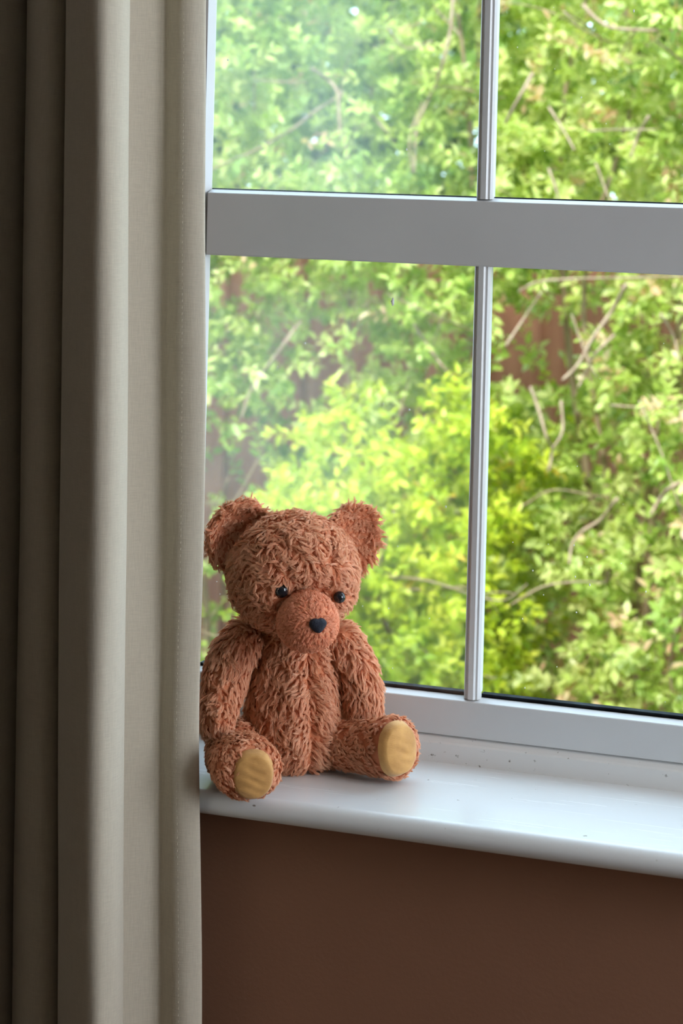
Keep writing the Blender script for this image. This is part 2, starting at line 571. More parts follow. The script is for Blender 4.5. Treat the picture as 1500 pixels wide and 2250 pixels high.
# ================================================================== curtain
CURT = [(-1.0751, 1.6600), (-1.0333, 1.6250), (-1.0205, 1.6350), (-1.0347, 1.6750), (-1.0521, 1.7000), (-1.0461, 1.6800),
        (-1.0195, 1.6450), (-0.9821, 1.6150), (-0.9641, 1.6200), (-0.9654, 1.6500), (-0.9816, 1.6900), (-0.9947, 1.7000),
        (-0.9819, 1.6700), (-0.9497, 1.6350), (-0.9151, 1.6150), (-0.8878, 1.6150), (-0.8760, 1.6350), (-0.8690, 1.6650),
        (-0.8677, 1.7000), (-0.8699, 1.7080), (-0.8690, 1.6900), (-0.8585, 1.6650), (-0.8369, 1.6380), (-0.8187, 1.6330),
        (-0.8091, 1.6450), (-0.8103, 1.6750), (-0.8169, 1.7000), (-0.8224, 1.7000), (-0.8128, 1.6600), (-0.7900, 1.6120),
        (-0.7600, 1.5780), (-0.7350, 1.5680), (-0.7235, 1.5850),
        (-0.7290, 1.6120), (-0.7480, 1.6370), (-0.7640, 1.6520), (-0.7570, 1.6640), (-0.7390, 1.6810), (-0.7265, 1.6870), (-0.7125, 1.6815),
        (-0.7005, 1.6825), (-0.6908, 1.6895), (-0.6904, 1.6945), (-0.6960, 1.6965), (-0.7060, 1.6960)]
CP = catmull(CURT, 7)
ZC = 1.10


def curtain_point(p, z):
    x, y = p
    lean = 0.010 + 0.013 * min(1.0, max(0.0, (x + 0.87) / 0.12))
    k = mnoise.noise(Vector((x * 9, z * 1.6, 3.0))) * 0.0035 + mnoise.noise(Vector((x * 40, z * 5.0, 9.0))) * 0.0011
    k2 = mnoise.noise(Vector((x * 14, z * 2.2, 21.0))) * 0.0045 + mnoise.noise(Vector((x * 50, z * 9.0, 2.0))) * 0.0009
    # the leading edge is drawn in a little where the cloth passes the sill
    k -= 0.0060 * math.exp(-((z - 0.92) / 0.16) ** 2) * max(0.0, min(1.0, (x + 0.73) / 0.03))
    return (x + (ZC - z) * lean + k, min(y + k2 * (1.0 if x < -0.73 else 0.5), 1.6985), z)


rows = np.concatenate([np.linspace(0.004, 0.5, 12), np.linspace(0.52, 1.62, 90), np.linspace(1.66, 2.40, 16)])
V = [curtain_point(p, z) for z in rows for p in CP]
n = len(CP)
Fc = [(r * n + i, r * n + i + 1, (r + 1) * n + i + 1, (r + 1) * n + i) for r in range(len(rows) - 1) for i in range(n - 1)]
curtain = empty('curtain', (-0.87, 1.65, 0))
tag(curtain, 'long cream cloth curtain hanging in soft vertical folds left of the window', 'curtain')
V = [(x + 0.87, y - 1.65, z) for x, y, z in V]
cl = link('cloth', mesh('cloth', V, Fc, True), curtain, M['cloth'])
so = cl.modifiers.new('thickness', 'SOLIDIFY')
so.thickness = 0.0009
# hem stitching: a row of short thread stitches 15 mm in from the leading edge
V, Fc = [], []
ip = int(np.argmin(np.abs(CP[:, 0] + 0.7070) + 10 * (np.arange(len(CP)) < 245)))
z = 0.5
while z < 1.7:
    c = Vector(curtain_point(CP[ip], z)) + Vector((0.87, -1.65 - .0011, 0))
    b = len(V)
    for (dx, dy, dz) in ((-.0003, 0, 0), (.0003, 0, .0004), (.0005, 0, .0034), (-.0001, 0, .0031), (.0001, -.0003, .0018)):
        V.append(tuple(c + Vector((dx, dy, dz))))
    Fc += [(b, b + 1, b + 4), (b + 1, b + 2, b + 4), (b + 2, b + 3, b + 4), (b + 3, b, b + 4)]
    z += 0.0058
tag(link('hem_stitching', mesh('hem_stitching', V, Fc), curtain, M['cloth']), kind='stuff')

# ================================================================== teddy bear (local frame: x right, y away from the room, z up)
bear = empty('teddy_bear', (-0.6394, 1.8058, 0.85), YAW)
tag(bear, 'worn ginger-brown plush teddy bear sitting on the white window sill', 'teddy bear')


def np_mesh(name, V, F, parent, mat):
    me = mesh(name, V, F, True)
    return link(name, me, parent, mat)


def loft(path, cap0=1.0, cap1=1.0, seg=40, per=10, up=(0, 0, 1)):
    """tube through (x, y, z, ra, rb) stations; ra sideways, rb along up; rounded ends"""
    P = catmull(path, per)
    c, ra, rb = P[:, :3], P[:, 3], P[:, 4]
    s = np.concatenate([[0], np.cumsum(np.linalg.norm(np.diff(c, axis=0), axis=1))])
    T = np.gradient(c, axis=0)
    T /= np.linalg.norm(T, axis=1)[:, None]
    rows = []
    S = s[-1]
    e0, e1 = cap0 * 0.5 * (ra[0] + rb[0]), cap1 * 0.5 * (ra[-1] + rb[-1])
    q = np.concatenate([e0 * (1 - np.cos(np.linspace(0, math.pi / 2, 9))), np.linspace(e0, S - e1, 26)[1:-1],
                        S - e1 * (1 - np.cos(np.linspace(math.pi / 2, 0, 9)))])
    V, F = [], []
    for u in q:
        ci = np.array([np.interp(u, s, c[:, k]) for k in range(3)])
        ti = np.array([np.interp(u, s, T[:, k]) for k in range(3)])
        ti /= np.linalg.norm(ti)
        a, b = np.interp(u, s, ra), np.interp(u, s, rb)
        k = 1.0
        if u < e0: k = math.sqrt(max(0, 1 - ((e0 - u) / e0) ** 2))
        if u > S - e1: k = min(k, math.sqrt(max(0, 1 - ((u - S + e1) / e1) ** 2)))
        k = max(k, 0.02)
        side = np.cross(ti, np.array(up, float))
        side /= np.linalg.norm(side)
        upv = np.cross(side, ti)
        for j in range(seg):
            an = 2 * math.pi * j / seg
            V.append(ci + k * (a * math.cos(an) * side + b * math.sin(an) * upv))
    n = len(q)
    for i in range(n - 1):
        for j in range(seg):
            F.append((i * seg + j, (i + 1) * seg + j, (i + 1) * seg + (j + 1) % seg, i * seg + (j + 1) % seg))
    V += [np.mean(V[:seg], axis=0), np.mean(V[-seg:], axis=0)]
    b = n * seg
    for j in range(seg):
        F.append((b, j, (j + 1) % seg))
        F.append((b + 1, (n - 1) * seg + (j + 1) % seg, (n - 1) * seg + j))
    return np.array(V), F


def sphere(nu=56, nv=36):
    V = [(0, 0, -1)]
    for i in range(1, nv):
        a = -math.pi / 2 + math.pi * i / nv
        for j in range(nu):
            b = 2 * math.pi * j / nu
            V.append((math.cos(a) * math.cos(b), math.cos(a) * math.sin(b), math.sin(a)))
    V.append((0, 0, 1))
    F = [(0, 1 + (j + 1) % nu, 1 + j) for j in range(nu)]
    for i in range(nv - 2):
        for j in range(nu):
            a = 1 + i * nu
            F.append((a + j, a + (j + 1) % nu, a + nu + (j + 1) % nu, a + nu + j))
    a = 1 + (nv - 2) * nu
    F += [(a + j, a + (j + 1) % nu, len(V) - 1) for j in range(nu)]
    return np.array(V), F


def frame(nrm, up=(0, 0, 1)):
    """columns: right, inward(-nrm), up  -> local y axis points away from nrm"""
    y = -np.array(nrm, float)
    y /= np.linalg.norm(y)
    x = np.cross(y, np.array(up, float))
    x /= np.linalg.norm(x)
    z = np.cross(x, y)
    return np.stack([x, y, z], 1)


def unit(a):
    return a / np.maximum(np.linalg.norm(a, axis=-1, keepdims=True), 1e-9)


def fur(part, density, length, flow, lift=0.75, strands=22, rc=0.0019, curl=0.0011, wander=0.6, radius=0.00017, clump=0.86,
        mat=None, keep=None, K=6):
    me = part.data
    me.calc_loop_triangles()
    nv = len(me.vertices)
    co = np.empty(nv * 3); me.vertices.foreach_get('co', co); co = co.reshape(-1, 3)
    no = np.empty(nv * 3); me.vertex_normals.foreach_get('vector', no); no = no.reshape(-1, 3)
    tr = np.empty(len(me.loop_triangles) * 3, np.int32); me.loop_triangles.foreach_get('vertices', tr); tr = tr.reshape(-1, 3)
    A, B, Cc = co[tr[:, 0]], co[tr[:, 1]], co[tr[:, 2]]
    ar = 0.5 * np.linalg.norm(np.cross(B - A, Cc - A), axis=1)
    m = int(ar.sum() * density)
    t = rng.choice(len(tr), m, p=ar / ar.sum())
    r1, r2 = np.sqrt(rng.random(m)), rng.random(m)
    w = np.stack([1 - r1, r1 * (1 - r2), r1 * r2], 1)[:, :, None]
    P = (co[tr[t]] * w).sum(1)
    Nn = unit((no[tr[t]] * w).sum(1))
    if keep is not None:
        k = keep(P, Nn)
        P, Nn = P[k], Nn[k]
    m = len(P)
    ph0 = rng.uniform(0, 6.28, 6)
    sw = np.stack([np.sin(P @ np.array(k) + q) for k, q in zip(((210, 90, 160), (-120, 230, 150), (180, -150, 220)), ph0[:3])], 1)
    sw += np.stack([np.sin(P @ np.array(k) + q) for k, q in zip(((-430, 310, 390), (380, 450, -300), (330, -280, 470)), ph0[3:])], 1) * 0.7
    f = flow(P, Nn) + wander * (0.55 * rng.normal(size=(m, 3)) + 0.85 * sw)
    f = unit(f - (f * Nn).sum(1, keepdims=True) * Nn)
    e2 = np.cross(Nn, f)
    L = length(P) if callable(length) else np.full(m, length)
    L = L * rng.uniform(0.7, 1.2, m)
    t = np.linspace(0, 1, K)
    lf = lift * rng.uniform(0.7, 1.25, m)
    ph = rng.uniform(0, 2 * math.pi, m)
    tw = rng.choice([-1, 1], m) * rng.uniform(0.7, 1.3, m) * 2 * math.pi
    G = (P[:, None] + L[:, None, None] * (Nn[:, None] * (lf[:, None] * (t - 0.45 * t ** 2)[None])[..., None]
                                         + f[:, None] * (0.25 * t + 0.75 * t ** 2)[None, :, None] * (1.05 - 0.35 * lf)[:, None, None]))
    cu = curl * np.minimum(1, L / 0.008)
    G = G + (cu[:, None] * np.sin(tw[:, None] * t + ph[:, None]) * t)[..., None] * e2[:, None] \
          + (cu[:, None] * (np.cos(tw[:, None] * t + ph[:, None]) - 0.3) * t)[..., None] * (0.5 * Nn + 0.5 * f)[:, None]
    a = rng.uniform(0, 2 * math.pi, (m, strands))
    rr = rc * np.sqrt(rng.random((m, strands)))
    off = (rr * np.cos(a))[..., None] * f[:, None] + (rr * np.sin(a))[..., None] * e2[:, None]
    ck = rng.uniform(clump - 0.5, clump + 0.06, (m, strands))[..., None]
    sh = 1 - ck * t ** 0.7
    ls = rng.uniform(0.72, 1.05, (m, strands))
    S = P[:, None, None] + (G - P[:, None])[:, None] * ls[..., None, None] + off[:, :, None] * sh[..., None]
    jit = rng.normal(size=(m, strands, 1, 3)) * 0.00032
    S = S + jit * t[None, None, :, None]
    S[:, :, 0] -= Nn[:, None] * 0.0008
    S = S.reshape(-1, 3).astype(np.float32)
    n = m * strands
    cd = bpy.data.hair_curves.new('fur')
    cd.add_curves([K] * n)
    cd.attributes['position'].data.foreach_set('vector', S.ravel())
    at = cd.attributes.get('radius') or cd.attributes.new('radius', 'FLOAT', 'POINT')
    rad = np.tile((radius * (1 - 0.55 * t)).astype(np.float32), n)
    at.data.foreach_set('value', rad)
    o = link('fur', cd, part, mat or M['fur'])
    return tag(o, kind='stuff')


# ---- torso: rings (z, cx, cy, rx, ry)
RINGS = [(0.0005, 0.000, 0.008, 0.024, 0.022), (0.006, 0.000, 0.006, 0.034, 0.033), (0.018, 0.000, 0.004, 0.0405, 0.040),
         (0.036, 0.000, 0.004, 0.0425, 0.0415), (0.060, -0.002, 0.006, 0.0420, 0.039), (0.084, -0.002, 0.008, 0.0390, 0.035),
         (0.104, -0.001, 0.009, 0.0335, 0.031), (0.118, 0.000, 0.008, 0.031, 0.027), (0.132, 0.000, 0.006, 0.024, 0.022)]
R_ = catmull(RINGS, 7)
FACE = unit(np.array([0.40, -0.92, 0.0]))          # where the bear's chest points
seg = 72
V, F = [], []
for (z, cx, cy, rx, ry) in R_:
    for j in range(seg):
        a = 2 * math.pi * j / seg
        d = np.array([math.cos(a), math.sin(a), 0])
        p = np.array([cx + rx * d[0], cy + ry * d[1], z])
        # belly seam: a shallow groove down the front
        lat = d[0] * -FACE[1] + d[1] * FACE[0]
        front = d @ FACE
        if front > 0:
            p -= d * 0.0038 * math.exp(-(lat / 0.11) ** 2) * min(1, max(0, (z - 0.012) / 0.02))
            p += d * 0.0022 * math.exp(-((abs(lat) - 0.36) / 0.22) ** 2)
        V.append(p)
nr = len(R_)
for i in range(nr - 1):
    for j in range(seg):
        F.append((i * seg + j, i * seg + (j + 1) % seg, (i + 1) * seg + (j + 1) % seg, (i + 1) * seg + j))
F += [tuple(range(seg - 1, -1, -1)), tuple(range((nr - 1) * seg, nr * seg))]
body = np_mesh('body', V, F, bear, M['hide'])


def lateral(P):
    return P[:, 0] * -FACE[1] + (P[:, 1] - 0.006) * FACE[0]


def body_flow(P, Nn):
    lat = lateral(P)
    out = np.array([-FACE[1], FACE[0], 0])
    side = np.sign(lat)[:, None] * out[None] * np.exp(-(lat / 0.02) ** 2)[:, None]
    return np.array([0.15, 0, -0.75])[None] + 0.9 * side


fur(body, 98000, 0.0112, body_flow, lift=0.60, wander=0.42, rc=0.0020, curl=0.0011, keep=lambda P, Nn: P[:, 2] > 0.004)

# ---- head
HC = np.array([-0.0046, -0.0085, 0.1850])
HF = unit(np.array([0.34, -0.93, -0.10]))
HR = frame(HF)
SV, SF_ = sphere(72, 48)
MC = np.array([0.0105, -0.0610, 0.1510])
MF = unit(np.array([0.34, -0.90, -0.22]))
MR = frame(MF)
V = []
for p in SV:
    x, y, z = p
    q = np.array([x * 0.0585 * (1.0 - 0.10 * z - 0.06 * z * z), y * 0.0540, z * 0.0555])
    # cheeks and a brow over the muzzle; gusset creases run from the muzzle sides up to the ears
    if y < 0:
        s = abs(x)
        crease = math.exp(-((s - (0.30 + 0.16 * z)) / 0.07) ** 2) * max(0, min(1, (z + 0.25) / 0.3)) * max(0, min(1, (0.92 - z) / .3))
        q *= 1 - 0.055 * crease
        q[1] -= 0.004 * math.exp(-((s - 0.62) / 0.25) ** 2 - ((z + 0.28) / 0.35) ** 2)
        q[1] += 0.003 * math.exp(-(x / 0.5) ** 2 - ((z + 0.02) / 0.16) ** 2)
    if z > 0:
        q[2] *= 1 - 0.07 * z ** 3
    w = HC + HR @ q
    e = np.linalg.norm(((w - MC) @ MR) / np.array([0.0272, 0.0275, 0.0268])) - 1.0     # deep crease where the muzzle is sewn on
    q *= 1 - 0.13 * math.exp(-(max(0.0, e) / 0.22) ** 2)
    V.append(HC + HR @ q)
head = np_mesh('head', V, SF_, bear, M['hide'])

V = []
for p in SV:
    x, y, z = p
    q = np.array([x * 0.0272 * (1 - 0.06 * z), y * 0.0275, z * 0.0268])
    V.append(MC + MR @ q)
muz = np_mesh('muzzle', V, SF_, bear, M['hide_nap'])
EYES = [np.array([-0.0145, -0.0590, 0.1782]), np.array([0.0385, -0.0455, 0.1700])]
NOSE = np.array([0.0200, -0.0885, 0.1550])


def head_keep(P, Nn):
    inm = (((P - MC) @ MR) / np.array([0.0272, 0.0275, 0.0268]))
    k = (inm ** 2).sum(1) > 0.95
    for e in EYES:
        k &= np.linalg.norm(P - e, axis=1) > 0.0060
    return k


def head_flow(P, Nn):
    d = unit(P - MC)
    fl = d * 0.5
    fl[:, 2] -= 0.55
    top = np.clip((P[:, 2] - 0.205) / 0.02, 0, 1)[:, None]
    return fl * (1 - top) + top * np.array([0.25, -0.2, -0.2])[None]


def head_len(P):
    dm = np.linalg.norm(P - MC, axis=1)
    l = 0.0050 + 0.0072 * np.clip((dm - 0.030) / 0.025, 0, 1)
    return l


fur(head, 104000, head_len, head_flow, lift=0.62, wander=0.48, keep=head_keep, rc=0.0019, curl=0.0011)
fur(muz, 300000, 0.0036, lambda P, Nn: unit(P - NOSE) + np.array([0, 0, -0.3]), lift=0.7, strands=14, rc=0.0013, curl=0.0004, wander=0.5,
    clump=0.75, mat=M['nap'], keep=lambda P, Nn: (np.linalg.norm(P - NOSE, axis=1) > 0.0058), radius=0.00015, K=4)

# ---- eyes and nose
EV, EF = sphere(32, 20)
for e, rad in zip(EYES, (0.0071, 0.0055)):
    d = unit(e - HC)
    np_mesh('eye', e + EV * rad, EF, bear, M['eye'])
n = 28
nf = frame(unit(NOSE - MC + np.array([0, 0, 0.004])))
V, F = [], []
RN = [(0.0, 0.0036), (0.45, 0.0033), (0.8, 0.0022), (1.0, 0.0), (0.96, -0.003)]
for (k, dz) in RN[1:]:
    for j in range(n):
        a = 2 * math.pi * j / n
        rx = 0.0082 * abs(math.cos(a)) ** 0.85 * (1 if math.cos(a) > 0 else -1)
        s = math.sin(a)
        rz_ = 0.0056 * s if s > 0 else 0.0080 * s
        pinch = 1.0 if s > 0 else (1 - 0.50 * (-s) ** 1.3)
        notch = -0.0012 * math.exp(-(rx / 0.0022) ** 2) if s > 0 else 0
        V.append(NOSE + nf @ np.array([rx * pinch * k, -dz, (rz_ + notch) * k]))
V.append(NOSE + nf @ np.array([0, -0.0036, 0]))
for i in range(len(RN) - 2):
    for j in range(n):
        F.append((i * n + j, i * n + (j + 1) % n, (i + 1) * n + (j + 1) % n, (i + 1) * n + j))
F += [(len(V) - 1, (j + 1) % n, j) for j in range(n)]
np_mesh('nose', V, F, bear, M['nose'])


# ---- ears: flattened cups sewn into the head corners
def ear(center, nrm, up, rx, rz_, cup):
    fr = frame(nrm, up)
    V = []
    for p in SV:
        x, y, z = p
        q = np.array([x * rx, y * 0.0150, z * rz_])
        rr = x * x + z * z
        q[1] += cup * 0.35 * (1 - rr)                # bulging behind
        if y < 0:
            q[1] += cup * (1 - rr) ** 0.8            # hollow towards the front
        V.append(np.array(center) + fr @ q)
    o = np_mesh('ear', V, SF_, bear, M['hide'])
    c = np.array(center)

    def flow(P, Nn):
        fl = unit(P - c) * 0.8
        fl[:, 2] -= 0.25
        return fl

    def length(P):
        q = (P - c) @ fr
        r = np.sqrt((q[:, 0] / rx) ** 2 + (q[:, 2] / rz_) ** 2)
        return np.where((q[:, 1] < cup) & (r < 0.8), 0.0055, 0.0110)
    fur(o, 95000, length, flow, lift=0.5, wander=0.4, rc=0.0020,
        keep=lambda P, Nn: np.linalg.norm((P - HC) / np.array([.058, .054, .0555]), axis=1) > 0.97)
    return o


ear((-0.0545, 0.0020, 0.2135), (0.52, -0.82, -0.16), (-0.60, 0, 1), 0.0330, 0.0345, 0.020)
ear((0.0490, 0.0190, 0.2100), (0.50, -0.86, 0.02), (0.40, 0, 1), 0.0290, 0.0325, 0.018)


def along(path):
    P = np.array(path)[:, :3]

    def flow(Q, Nn):
        d = np.linalg.norm(Q[:, None] - P[None], axis=2)
        i = np.minimum(d.argmin(1), len(P) - 2)
        return unit(P[i + 1] - P[i]) + np.array([0, 0, -0.25])[None]
    return flow


ARM_L = [(-0.036, 0.006, 0.125, .016, .016), (-0.050, 0.001, 0.115, .019, .0195), (-0.0610, -0.008, 0.098, .0190, .0195),
         (-0.0660, -0.022, 0.0800, .0175, .0180), (-0.0690, -0.046, 0.0610, .0140, .0145), (-0.0700, -0.068, 0.0490, .0110, .0110)]
ARM_R = [(0.026, 0.012, 0.124, .016, .016), (0.042, 0.012, 0.114, .0175, .018), (0.0545, 0.011, 0.092, .0180, .0185),
         (0.0615, 0.008, 0.068, .0170, .0180), (0.0630, 0.002, 0.048, .0140, .015), (0.0640, -0.006, 0.036, .010, .011)]
for path in (ARM_L, ARM_R):
    V, F = loft(path, up=(0, 1, 0.2))
    a = np_mesh('arm', V, F, bear, M['hide'])
    fur(a, 102000, 0.0118, along(path), lift=0.62, wander=0.45, rc=0.0019, curl=0.0011)

LEG_L = [(-0.030, 0.004, 0.026, .020, .020), (-0.052, -0.022, 0.0260, .0230, .0205), (-0.0530, -0.055, 0.0260, .0250, .0210),
         (-0.0425, -0.092, 0.0290, .0285, .0250), (-0.0350, -0.122, 0.0300, .0285, .0255)]
LEG_R = [(0.022, 0.004, 0.026, .020, .020), (0.046, -0.010, 0.0255, .0215, .0210), (0.070, -0.024, 0.0280, .0230, .0230),
         (0.090, -0.036, 0.0315, .0260, .0265), (0.1045, -0.047, 0.0345, .0265, .0270)]
PADS = [((-0.0335, -0.1215, 0.0275), (0.14, -0.98, -0.06), 0.0190, 0.0225), ((0.0970, -0.0540, 0.0350), (0.62, -0.78, 0.10), 0.0210, 0.0250)]
for path, (pc, pn, pa, pb) in zip((LEG_L, LEG_R), PADS):
    V, F = loft(path, cap1=0.55)
    leg = np_mesh('leg', V, F, bear, M['hide'])
    pc = np.array(pc)
    pf = frame(pn)

    def in_pad(P, Nn, pc=pc, pf=pf, pa=pa, pb=pb):
        q = (P - pc) @ pf
        return ~(((q[:, 0] / pa) ** 2 + (q[:, 2] / pb) ** 2 < 0.95) & (q[:, 1] < 0.016)) & (P[:, 2] > 0.0045)
    fur(leg, 110000, 0.0076, along(path), lift=0.55, wander=0.5, keep=in_pad, rc=0.0018)
    # sole pad: a padded oval of cloth with wrinkles, edge tucked into the plush
    V, F = [], []
    nn, nrg = 48, 14
    for i in range(nrg + 1):
        k = i / nrg
        for j in range(nn):
            a = 2 * math.pi * j / nn
            ca, sa = math.cos(a), math.sin(a)
            x = pa * k * abs(ca) ** 0.88 * (1 if ca > 0 else -1)
            z = pb * k * abs(sa) ** 0.88 * (1 if sa > 0 else -1)
            dome = 0.0050 * (1 - k ** 3.0)
            wr = 0.0005 * math.sin(z * 700 + 3 * math.sin(x * 120)) * (1 - k) + 0.0007 * mnoise.noise(Vector((x * 90, z * 170, pa * 500)))
            V.append(pc + pf @ np.array([x, -dome - wr + 0.006 * max(0, k - .86) / .14, z]))
    for i in range(nrg):
        for j in range(nn):
            F.append((i * nn + j, i * nn + (j + 1) % nn, (i + 1) * nn + (j + 1) % nn, (i + 1) * nn + j))
    tag(np_mesh('foot_pad', V, F, leg, M['pad']), 'golden tan cloth foot pad')

# ================================================================== garden outside
tag(boxes('ground', [(-9, 7, YO, 14, -0.45, -0.25)], None, M['ground']), kind='structure')

# ---- board fence behind the hedge
fence = empty('fence', (-1.2, 6.1, -0.25))
tag(fence, 'red-brown vertical board fence glimpsed behind the hedge', 'fence')
bm_ = None
x = -3.6
bd = mesh('board', *[[(-.07, 0, 0), (.07, 0, 0), (.07, .018, 0), (-.07, .018, 0), (-.07, 0, 1.55), (.07, 0, 1.55), (.07, .018, 1.55), (-.07, .018, 1.55)],
                     [(0, 3, 2, 1), (4, 5, 6, 7), (0, 1, 5, 4), (1, 2, 6, 5), (2, 3, 7, 6), (3, 0, 4, 7)]][:2])
bd.materials.append(M['board'])
i = 0
while x < 3.6:
    o = link('board', bd, fence)
    o.location = (x, 0.012 * (i % 2), 0.0)
    x += 0.128
    i += 1
for zz in (0.30, 1.10):
    boxes('fence_rail', [(-3.7, 3.7, 0.03, 0.08, zz, zz + .08)], fence, M['board'])

# ---- shrubs of the hedge
GAPS = [(-1.00, 4.55, 1.04, .16), (-1.01, 4.5, 0.77, .11), (-1.786, 4.6, 0.70, .13), (-1.93, 4.6, 0.42, .19), (-1.48, 4.6, 0.72, .08),
        (-1.535, 4.6, 0.98, .13), (-1.05, 4.45, 0.87, .07), (-0.80, 4.45, 0.62, .07), (-0.83, 4.45, 1.32, .08), (-1.93, 4.6, 0.62, .12),
        (-1.23, 4.5, 0.98, .08), (-1.28, 4.5, 1.36, .08), (-1.0, 4.5, 0.33, .08), (-1.60, 4.6, 1.50, .10), (-0.75, 4.4, 0.95, .06),
        (-1.80, 4.6, 0.2, .12)]
for i in range(60):
    GAPS.append((rng.uniform(-4, 1.6), rng.uniform(4.4, 4.7), rng.uniform(0.0, 2.2), rng.uniform(.04, .085)))
GAPS = np.array(GAPS)


def leaf_shape():
    # y along the leaf (unit length), x across, z up; slightly folded and arched
    return np.array([(0, 0, 0), (-.17, .28, .05), (-.19, .60, .03), (0, 1.0, -.10), (.19, .60, .03), (.17, .28, .05), (0, .45, -.015)]), \
        [(0, 6, 1), (1, 6, 2), (2, 6, 3), (3, 6, 4), (4, 6, 5), (5, 6, 0)]


LV, LF = leaf_shape()
LFa = np.array(LF)
leaf_me = {}


def rot_frames(d, up):
    y = unit(d)
    x = unit(np.cross(y, up))
    z = np.cross(x, y)
    return x, y, z


def tube(pts, r0, r1, seg=7):
    P = catmull(pts, 5)
    T = unit(np.gradient(P, axis=0))
    V, F = [], []
    for i, (p, t) in enumerate(zip(P, T)):
        a = np.cross(t, (0.3, 1, 0.2)); a /= np.linalg.norm(a)
        b = np.cross(t, a)
        r = r0 + (r1 - r0) * i / (len(P) - 1)
        r *= 1 + 0.12 * math.sin(i * 2.1)
        for j in range(seg):
            an = 2 * math.pi * j / seg
            V.append(p + r * (math.cos(an) * a + math.sin(an) * b))
    n = len(P)
    F = [(i * seg + j, i * seg + (j + 1) % seg, (i + 1) * seg + (j + 1) % seg, (i + 1) * seg + j) for i in range(n - 1) for j in range(seg)]
    F += [tuple(range(seg - 1, -1, -1)), tuple(range((n - 1) * seg, n * seg))]
    return V, F


def in_view(P):
    """leaves of the hedge that stand behind the panes in view"""
    return (P[:, 0] > -2.0 + 0.25 * (P[:, 1] - 4.6)) & (P[:, 0] < -0.66) & (P[:, 2] > 0.15) & (P[:, 2] < 1.8)


